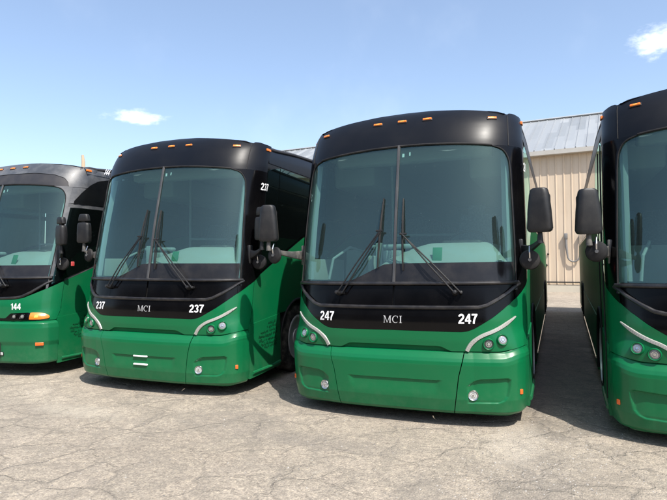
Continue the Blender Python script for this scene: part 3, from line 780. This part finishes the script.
    # steering wheel
    mb = MB(); c = Vector((.62, .98, 1.99)); ax = Vector((0, -.75, .66)).normalized(); a = Vector((1, 0, 0)); b = ax.cross(a)
    mb.tube([c + (a * math.cos(t) + b * math.sin(t)) * .23 for t in np.linspace(0, 2 * math.pi, 33)], .015, 8, cap=False)
    for t in (0.3, 2.84, 4.71): mb.tube([c, c + (a * math.cos(t) + b * math.sin(t)) * .23], .013, 6)
    mb.lathe([(.06, -.03), (.06, .02), (0, .03)], c, ax, 16); mb.tube([c, c - ax * .4], .03, 8)
    mb.build('steering_wheel', M['plastic'], root)
    mb = MB(); seat_mb(mb, .62, 1.62, 1.55, .5, .78); mb.box(.45, .8, 1.45, 1.8, 1.27, 1.56); mb.box(.50, .74, 1.93, 2.0, 2.34, 2.56, bev=.03); mb.build('driver_seat', M['seat'], root)
    mb = MB(); mb.box(.22, 1.18, 2.15, 2.19, 1.27, 2.18, bev=.015); mb.build('partition', M['inner'], root)
    mb = MB()
    for r_ in range(4):
        for x in (-.95, -.48, .48, .95): seat_mb(mb, x, 2.75 + r_ * .85, 1.62, .44, .78, .14)
    mb.build('passenger_seat', M['seat'], root)
    return root

def _side_box(sg, x, y, z, w, h):
    v = []
    for d, k in ((-.01, 0), (.008, 0), (.014, .004)):
        for a, b in rrect(w / 2 - k, h / 2 - k, .006, 2): v.append((sg * (x + d), y + a, z + b))
    n = len(v) // 3; f = []
    for i in range(2):
        for j in range(n): f.append((i * n + j, i * n + (j + 1) % n, (i + 1) * n + (j + 1) % n, (i + 1) * n + j))
    f.append(tuple(2 * n + j for j in range(n)))
    return v, f

GZ = -.13
coach((-1.54926520, 5.53166872, -.00718951 + GZ), (0, -.00892891, -.00318673), '247', 'black-topped green coach numbered 247 beside the MCI lettering, parked second from the right')
coach((-4.89618614, 5.60147833, .01450734 + GZ), (0, .00740704, .02832624), '237', 'black-topped green coach numbered 237 with two white bars on its bumper', mirrors='double', mirror_y=.36, plate=True)
coach((1.78281322, 5.50770583, -.00731783 + GZ), (0, -.01128256, -.02265754), None, 'green coach cut off by the right edge of the photo, no front number showing')
coach((-8.245, 5.62, GZ), (0, 0, .02), '144', 'older grey-roofed green coach numbered 144 with square amber-cornered headlights', mirrors='double', mirror_y=.26, old=True)

def dash_card(bx, by, hd, x, y, z, lab):
    mb = MB(); mb.box(-.05, .05, -.004, .004, 0, .15, bev=.003)
    o = mb.build('dash_card', M['card']); c, s = math.cos(hd), math.sin(hd)
    o.location = (bx + c * x - s * y, by + s * x + c * y, z + GZ); o.rotation_euler = (R(-18), 0, hd)
    tag(o, lab, 'card', 'green cards on the dashboards')
dash_card(-1.549, 5.532, 0, .42, .10, 1.80, 'green card standing on the dashboard of coach 247')
dash_card(-4.896, 5.601, .028, .33, .10, 1.81, 'green card standing on the dashboard of coach 237')
dash_card(-8.245, 5.62, .02, .62, .14, 1.80, 'green card standing on the dashboard of coach 144')

# ------------------------------------------------------------------ ground
def ground_mat():
    m, nt, out = nodes('weathered_asphalt'); b = N(nt, 'ShaderNodeBsdfPrincipled', Roughness=.9)
    b.inputs['Specular IOR Level'].default_value = .25
    g = nt.nodes.new('ShaderNodeNewGeometry'); v = g.outputs['Position']
    big = noise(nt, v, .35, 5, .6); mid = noise(nt, v, 2.2, 6, .65); fine = noise(nt, v, 60, 5, .8)
    base = ramp(nt, big, [(.3, (.300, .258, .210)), (.5, (.365, .317, .262)), (.72, (.435, .382, .318))])
    base = mixc(nt, maprange(nt, mid, .35, .7), base, mixc(nt, .75, base, (.30, .264, .218), 'MIX'))
    sp = ramp(nt, fine, [(.30, (.52, .51, .50)), (.46, (.89, .89, .89)), (.58, (1.09, 1.08, 1.05)), (.70, (1.5, 1.45, 1.38))])
    base = mixc(nt, 1.0, base, sp, 'MULTIPLY')
    vo = N(nt, 'ShaderNodeTexVoronoi', Scale=75.0); L(nt, v, vo.inputs['Vector'])
    st = ramp(nt, vo.outputs['Color'], [(.0, (.68, .67, .66)), (.55, (1, 1, 1)), (.85, (1.2, 1.18, 1.14)), (1, (1.6, 1.55, 1.5))])
    base = mixc(nt, .75, base, mixc(nt, 1.0, base, st, 'MULTIPLY'))
    md = noise(nt, v, 17, 5, .75); base = mixc(nt, 1.0, base, ramp(nt, md, [(.32, (.72, .71, .70)), (.5, (1, 1, 1)), (.66, (1.28, 1.26, 1.2))]), 'MULTIPLY')
    pt = noise(nt, v, 4.5, 6, .7, .6); base = mixc(nt, maprange(nt, pt, .56, .70, 0, .32), base, (.25, .218, .178)); base = mixc(nt, maprange(nt, pt, .40, .30, 0, .35), base, (.47, .42, .35))
    # cracks
    wn = N(nt, 'ShaderNodeTexNoise', Scale=1.7, Detail=6.0, Roughness=.65); L(nt, v, wn.inputs['Vector'])
    add = nt.nodes.new('ShaderNodeVectorMath'); add.operation = 'MULTIPLY_ADD'
    L(nt, wn.outputs['Color'], add.inputs[0]); add.inputs[1].default_value = (.55, .55, 0); L(nt, v, add.inputs[2])
    mp = N(nt, 'ShaderNodeMapping'); L(nt, add.outputs[0], mp.inputs[0]); mp.inputs['Scale'].default_value = (1, 1, 0); mp.inputs['Rotation'].default_value = (0, 0, .35)
    def crk(scale, w):
        c = N(nt, 'ShaderNodeTexVoronoi', Scale=scale, _feature='DISTANCE_TO_EDGE'); L(nt, mp.outputs[0], c.inputs['Vector'])
        return maprange(nt, c.outputs['Distance'], w, 0)
    c1 = crk(1.7, .048); c2 = crk(4.6, .06)
    m1 = maprange(nt, noise(nt, v, 1.1, 4, .6), .34, .56, .15, 1); m2 = maprange(nt, noise(nt, v, .9, 3, .5), .44, .60)
    cr = math_(nt, 'MAXIMUM', math_(nt, 'MULTIPLY', c1, m1), math_(nt, 'MULTIPLY', math_(nt, 'MULTIPLY', c2, .4), m2))
    cf = math_(nt, 'MULTIPLY', cr, maprange(nt, noise(nt, v, 12, 4, .7), .25, .65,   .06, .48))
    base = mixc(nt, cf, base, (.17, .15, .128))
    # soft tint beside cracks
    base = mixc(nt, math_(nt, 'MULTIPLY', crk(1.9, .16), .25), base, (.16, .145, .125))
    # dark stain streaks before the coaches, darker patches in the gaps, loose pale gravel
    sx_ = nt.nodes.new('ShaderNodeSeparateXYZ'); L(nt, v, sx_.inputs[0])
    def blob(cx, cy, rx, ry, amt, colr, nb):
        dx = math_(nt, 'DIVIDE', math_(nt, 'SUBTRACT', sx_.outputs[0], cx), rx); dy = math_(nt, 'DIVIDE', math_(nt, 'SUBTRACT', sx_.outputs[1], cy), ry)
        d = math_(nt, 'SQRT', math_(nt, 'ADD', math_(nt, 'POWER', dx, 2.0), math_(nt, 'POWER', dy, 2.0)))
        d = math_(nt, 'ADD', d, math_(nt, 'MULTIPLY', math_(nt, 'SUBTRACT', noise(nt, v, nb, 6, .7), .5), 1.5))
        return mixc(nt, math_(nt, 'MULTIPLY', maprange(nt, d, 1.0, .35), amt), nb_base[0], colr)
    nb_base = [base]
    for a in ((-.15, 4.3, .45, 1.3, .35, (.15, .135, .12), 3), (.05, 9.5, .9, 5, .55, (.09, .085, .08), 1.5), (-3.3, 9, .9, 4, .5, (.09, .085, .08), 1.5), (-3.1, 4.9, .8, .6, .28, (.15, .135, .12), 3),
              (-5.9, 4.4, 1.3, .5, .30, (.17, .15, .13), 3), (-2.0, 4.6, .9, .25, .35, (.16, .145, .13), 4), (-.9, 3.6, .3, 1.0, .3, (.17, .155, .135), 4), (-.35, 5.3, .35, .9, .28, (.52, .46, .38), 6), (.35, 4.4, .3, .9, .4, (.2, .172, .14), 6), (-5.0, 4.6, .9, .3, .25, (.5, .45, .37), 5)):
        nb_base[0] = blob(*a)
    base = nb_base[0]
    L(nt, base, b.inputs['Base Color'])
    h = math_(nt, 'ADD', math_(nt, 'MULTIPLY', fine, .6), math_(nt, 'MULTIPLY', vo.outputs['Distance'], -.5))
    h = math_(nt, 'SUBTRACT', h, math_(nt, 'MULTIPLY', cr, 1.2)); h = math_(nt, 'ADD', h, math_(nt, 'MULTIPLY', mid, 1.5))
    bp = N(nt, 'ShaderNodeBump', Strength=.7, Distance=.014); L(nt, h, bp.inputs['Height']); L(nt, bp.outputs[0], b.inputs['Normal'])
    L(nt, b.outputs[0], out.inputs[0]); return m
M['ground'] = ground_mat()
mb = MB(); mb.grid([[(x, y, 0) for x in (-500, -60, -12, 6, 60, 500)] for y in (-400, -20, 2, 12, 60, 700)])
tag(mb.build('ground', M['ground'], smooth=False), kind='structure')

# loose grit on the pavement
mb = MB(); rr = random.Random(11); cp, fc = [], []
for i in range(2600):
    if rr.random() < .45: x = rr.gauss(-.15, .45); y = rr.gauss(4.6, 1.1)
    else: x = rr.uniform(-6.5, 1.6); y = rr.uniform(1.8, 7.0)
    r = rr.choice((.003, .004, .005, .007)) * rr.uniform(.7, 1.4) * (1.5 if rr.random() < .03 else 1)
    a = rr.uniform(0, 6.28); v = []
    for k in range(5):
        t = a + k * 1.257; v.append((x + r * rr.uniform(.7, 1.2) * math.cos(t), y + r * rr.uniform(.7, 1.2) * math.sin(t), 0))
    v.append((x, y, r * rr.uniform(.5, .9)))
    mb.add(v, [(k, (k + 1) % 5, 5) for k in range(5)], 0 if rr.random() < .6 else 1)
tag(mb.build('loose_gravel', [paint('pale_grit', (.36, .34, .31), .9, 0, .3), paint('grey_grit', (.16, .15, .14), .9, 0, .3)], smooth=False), 'fine loose gravel scattered over the cracked pavement', 'gravel', kind='stuff')
mb = MB(); mb.add([(-.05, -.02, .004), (.04, -.03, .004), (.06, .015, .012), (0, .03, .02), (-.045, .02, .006)], [(0, 1, 2, 3, 4)]); mb.add([(-.05, -.02, .001), (.04, -.03, .001), (.06, .015, .007), (0, .03, .015), (-.045, .02, .002)], [(4, 3, 2, 1, 0)])
o = mb.build('paper_scrap', M['white'], smooth=False); o.location = (-3.27, 7.0, 0)
tag(o, 'small white scrap of litter on the shaded ground between coaches 237 and 247', 'litter')

# ------------------------------------------------------------------ metal building behind
def wall_mat():
    m, nt, out = nodes('tan_metal_siding'); b = N(nt, 'ShaderNodeBsdfPrincipled', Roughness=.55)
    g = nt.nodes.new('ShaderNodeTexCoord'); v = g.outputs['Object']
    mp = N(nt, 'ShaderNodeMapping'); L(nt, v, mp.inputs[0]); mp.inputs['Scale'].default_value = (2.2, 1, .16)
    st = noise(nt, mp.outputs[0], 1.6, 6, .65); pt = noise(nt, v, .5, 4, .6)
    c = ramp(nt, st, [(.3, (.50, .395, .285)), (.55, (.58, .465, .345)), (.75, (.62, .51, .385))])
    c = mixc(nt, maprange(nt, pt, .55, .75, 0, .35), c, (.42, .33, .22))
    L(nt, c, b.inputs['Base Color']); L(nt, b.outputs[0], out.inputs[0]); return m
def roof_mat():
    m, nt, out = nodes('galvanised_roof'); b = N(nt, 'ShaderNodeBsdfPrincipled', Roughness=.5, Metallic=.1)
    g = nt.nodes.new('ShaderNodeTexCoord'); v = g.outputs['Object']
    sp = nt.nodes.new('ShaderNodeSeparateXYZ'); L(nt, v, sp.inputs[0])
    cell = math_(nt, 'FLOOR', math_(nt, 'DIVIDE', sp.outputs[0], .5)); row = math_(nt, 'FLOOR', math_(nt, 'DIVIDE', math_(nt, 'ADD', sp.outputs[1], math_(nt, 'MULTIPLY', math_(nt, 'MODULO', cell, 3.0), 1.1)), 3.4))
    cb = nt.nodes.new('ShaderNodeCombineXYZ'); L(nt, cell, cb.inputs[0]); L(nt, row, cb.inputs[1])
    wn = nt.nodes.new('ShaderNodeTexWhiteNoise'); L(nt, cb.outputs[0], wn.inputs['Vector'])
    c = ramp(nt, wn.outputs['Value'], [(0, (.22, .235, .245)), (.5, (.28, .295, .305)), (1, (.34, .355, .36))])
    c = mixc(nt, maprange(nt, noise(nt, v, 1.3, 6, .65), .4, .75, 0, .5), c, (.27, .29, .31))
    L(nt, c, b.inputs['Base Color']); L(nt, b.outputs[0], out.inputs[0]); return m
YB = 30.4; EZ = 7.36
bl = empty('metal_building', (-7.97, YB + .77, 0), (0, 0, R(-5))); tag(bl, 'long tan ribbed metal building with a grey sheet roof behind the coaches', 'building')
def rel(v): return [(x + 8, y - YB, z) for x, y, z in v]
mb = MB(); xs = []; x = -26.0
while x < 18:
    xs += [(x, 0), (x + .30, 0), (x + .32, .03), (x + .36, .03)]; x += .38
mb.grid([[(x + 8, -d, z) for x, d in xs] for z in (.36, 3.5, EZ - .02)])
mb.grid([[(-26 + 8, 0, .36), (-26 + 8, 15, .36)], [(-26 + 8, 0, EZ), (-26 + 8, 15, EZ)]]); mb.grid([[(18 + 8, 0, .36), (18 + 8, 15, .36)], [(18 + 8, 0, EZ), (18 + 8, 15, EZ)]])
mb.add([(-26 + 8, 0, EZ), (-26 + 8, 15, EZ), (-26 + 8, 7.5, EZ + 3.5), (26, 0, EZ), (26, 15, EZ), (26, 7.5, EZ + 3.5)], [(0, 1, 2), (3, 5, 4)])
mb.build('wall', wall_mat(), bl, False)
mb = MB(); mb.box(-18, 26, -.06, .3, 0, .352); mb.build('foundation', paint('concrete_sill', (.52, .47, .38), .85, 0, .3, dust=.3, nscale=2), bl, False)
RM = roof_mat(); mb = MB(); x = -26.3
zr = lambda y: EZ + .04 + (y + .35) * 3.36 / 7.35
for yy, zz in (((-.35, 7.0), 1),):
    cols = []
    while x < 18.3: cols += [(x, 0), (x + .44, 0), (x + .455, .05), (x + .485, .05)]; x += .5
    rows = []
    for y in (-.35, 2, 4.5, 7.0): rows.append([(cx + 8, y, zr(y) + d) for cx, d in cols])
    mb.grid(rows)
mb.add([(-18.3, 7.0, zr(7)), (26.3, 7.0, zr(7)), (26.3, 14.4, zr(-.35)), (-18.3, 14.4, zr(-.35))], [(0, 1, 2, 3)])
mb.build('roof', RM, bl, False)
mb = MB(); mb.box(-18.3, 26.3, 6.82, 7.18, zr(7) + .03, zr(7) + .09); mb.build('ridge_cap', paint('ridge_metal', (.55, .58, .6), .4, 0, .5, metal=.2), bl, False)
mb = MB(); mb.box(-18.3, 26.3, -.42, -.02, EZ - .20, EZ + .03); mb.build('eave_fascia', paint('eave_trim', (.44, .42, .38), .5, 0, .5, dust=.3), bl, False)
# U shaped pipe on the wall
mb = MB(); P = [(.78 + 7.85, -.14, 2.95), (.79 + 7.85, -.14, 2.4), (.83 + 7.85, -.14, 2.0)]
for k in range(1, 9):
    a = math.pi + math.pi * k / 8; P.append((1.13 + 7.85 + .29 * math.cos(a), -.14, 1.90 + .32 * math.sin(a)))
P += [(1.43 + 7.85, -.14, 2.3), (1.44 + 7.85, -.14, 2.85)]
mb.tube(P, [.07, .065, .05] + [.042] * 8 + [.045, .055], 12)
mb.box(.70 + 7.85, .86 + 7.85, -.22, -.02, 2.75, 3.05, bev=.02); mb.box(1.38 + 7.85, 1.50 + 7.85, -.2, -.02, 2.72, 2.95, bev=.02)
mb.build('vent_pipe', paint('grey_pipe', (.17, .165, .16), .45, 0, .5, dust=.2), bl)
for (x, z, r) in ((-.35, 1.40, .07), (-.25, 1.98, .05)):
    mb = MB(); mb.lathe([(r, 0), (r, .06), (r * .5, .09), (0, .09)], (x + 8, -.03, z), (0, -1, 0), 14); mb.build('wall_fitting', M['rubber'], bl)
mb = MB(); mb.tube([(-1.6 + 8, -.09, .52), (2.6 + 8, -.09, .52)], .035, 8); mb.build('conduit', M['plastic'], bl)

WB = empty('reflection_block', (-6, -17, 0)); tag(WB, 'dark block added unseen behind the camera to darken reflections in the coach fronts', 'building')  # unseen building added behind the camera so the coach fronts mirror something dark
mb = MB(); mb.box(-26, 22, -14, 0, 0, 8.2); mb.build('wall', paint('reflection_block_wall', (.10, .075, .06), .85, 0, .3, dust=.5, nscale=.8), WB, False)
mb = MB(); mb.box(-26.3, 22.3, -14.3, .3, 8.2, 8.5); mb.build('roof', paint('reflection_block_roof', (.12, .12, .12), .85, 0, .3), WB, False)
for k in range(5):
    mb = MB(); mb.box(-22 + k * 9.2, -18 + k * 9.2, .0, .05, .02, 4.2)
    for q in range(7): mb.box(-22 + k * 9.2, -18 + k * 9.2, .05, .08, .1 + q * .6, .62 + q * .6 - .06)
    mb.build('reflection_block_door', paint('door_grey', (.30, .30, .29), .6, 0, .3, dust=.3), WB, False)
# pole seen over the roof of the left coach
mb = MB(); mb.tube([(0, 0, 0), (.02, 0, 4), (.0, 0, 8.0), (-.05, 0, 8.42)], [.17, .15, .11, .07], 12); mb.tube([(0, 0, 7.9), (-.12, 0, 8.35)], .04, 8)
o = mb.build('timber_pole', paint('bleached_timber', (.48, .36, .24), .85, 0, .3, dust=.4, nscale=6)); o.location = (-26.9, 25.0, 0)
tag(o, 'pale timber pole whose tip shows above the roof of coach 144', 'pole')

# ------------------------------------------------------------------ sky, sun, camera
SUN = Vector((1, -.85, 1.9)).normalized()
el = math.asin(SUN.z); az = math.atan2(SUN.x, SUN.y)
w = bpy.data.worlds.new('World'); scene.world = w; w.use_nodes = True; nt = w.node_tree
for n in list(nt.nodes): nt.nodes.remove(n)
out = nt.nodes.new('ShaderNodeOutputWorld'); bg = N(nt, 'ShaderNodeBackground', Strength=.15)
sky = nt.nodes.new('ShaderNodeTexSky'); sky.sky_type = 'NISHITA'; sky.sun_disc = False
sky.sun_elevation = el; sky.sun_rotation = az; sky.air_density = 1.0; sky.dust_density = 1.8; sky.ozone_density = 1.6; sky.altitude = 100
tc = nt.nodes.new('ShaderNodeTexCoord'); dirv = tc.outputs['Generated']
def cloud(d, rx, rz, amt, seed):
    d = Vector(d).normalized(); rt = Vector((d.y, -d.x, 0)).normalized(); up = rt.cross(d)
    def dot(a):
        n = nt.nodes.new('ShaderNodeVectorMath'); n.operation = 'DOT_PRODUCT'; L(nt, dirv, n.inputs[0]); n.inputs[1].default_value = a; return n.outputs['Value']
    a = math_(nt, 'DIVIDE', dot(rt), rx); b = math_(nt, 'DIVIDE', dot(up), rz)
    q = math_(nt, 'SQRT', math_(nt, 'ADD', math_(nt, 'POWER', a, 2.0), math_(nt, 'POWER', b, 2.0)))
    nz = N(nt, 'ShaderNodeTexNoise', Scale=38.0, Detail=8.0, Roughness=.62); mp = N(nt, 'ShaderNodeMapping'); L(nt, dirv, mp.inputs[0]); mp.inputs['Location'].default_value = (seed, seed, 0); mp.inputs['Scale'].default_value = (1, 1, 2.2)
    L(nt, mp.outputs[0], nz.inputs['Vector'])
    q = math_(nt, 'ADD', q, math_(nt, 'MULTIPLY', math_(nt, 'SUBTRACT', nz.outputs['Fac'], .5), 1.9))
    front = math_(nt, 'GREATER_THAN', dot(d), 0.0)
    return math_(nt, 'MULTIPLY', math_(nt, 'MULTIPLY', maprange(nt, q, 1.15, .0), amt), front)
f = math_(nt, 'ADD', cloud((-90.7, 100, 34.6), .046, .013, .75, .0), cloud((16.8, 100, 35.2), .040, .024, .75, 3.0), clamp=True)
hz = N(nt, 'ShaderNodeTexNoise', Scale=3.0, Detail=5.0, Roughness=.6); L(nt, dirv, hz.inputs['Vector'])
f = math_(nt, 'ADD', f, maprange(nt, hz.outputs['Fac'], .52, .85, 0, .10), clamp=True)
cc = mixc(nt, f, mixc(nt, .07, sky.outputs[0], (5.2, 5.6, 6.0)), (7.6, 7.8, 8.1)); L(nt, cc, bg.inputs['Color']); L(nt, bg.outputs[0], out.inputs[0])
sl = bpy.data.lights.new('sun', 'SUN'); sl.energy = 4.1; sl.angle = R(.53); sl.color = (1, .955, .88)
so = bpy.data.objects.new('sun', sl); COL.objects.link(so); so.rotation_euler = SUN.to_track_quat('Z', 'Y').to_euler(); so.location = (10, -8, 20)

cam = bpy.data.cameras.new('camera'); co = bpy.data.objects.new('camera', cam); COL.objects.link(co)
cam.sensor_width = 36; cam.lens = 36 * 539.22676 / 667; cam.clip_end = 3000; cam.clip_start = .05
th, ro, ps = .0218973701, -.00786867417, .387080229
fw = Vector((-math.sin(ps) * math.cos(th), math.cos(ps) * math.cos(th), math.sin(th))); r = Vector((math.cos(ps), math.sin(ps), 0)); u = r.cross(fw)
r2 = r * math.cos(ro) + u * math.sin(ro); u2 = -r * math.sin(ro) + u * math.cos(ro)
co.matrix_world = Matrix(((r2.x, u2.x, -fw.x, 0), (r2.y, u2.y, -fw.y, 0), (r2.z, u2.z, -fw.z, 1.80000855 + GZ), (0, 0, 0, 1)))
scene.camera = co
scene.view_settings.view_transform = 'Standard'; scene.view_settings.look = 'None'; scene.view_settings.exposure = .70; scene.view_settings.gamma = 1
scene.view_settings.use_curve_mapping = False
scene.cycles.transparent_max_bounces = 12
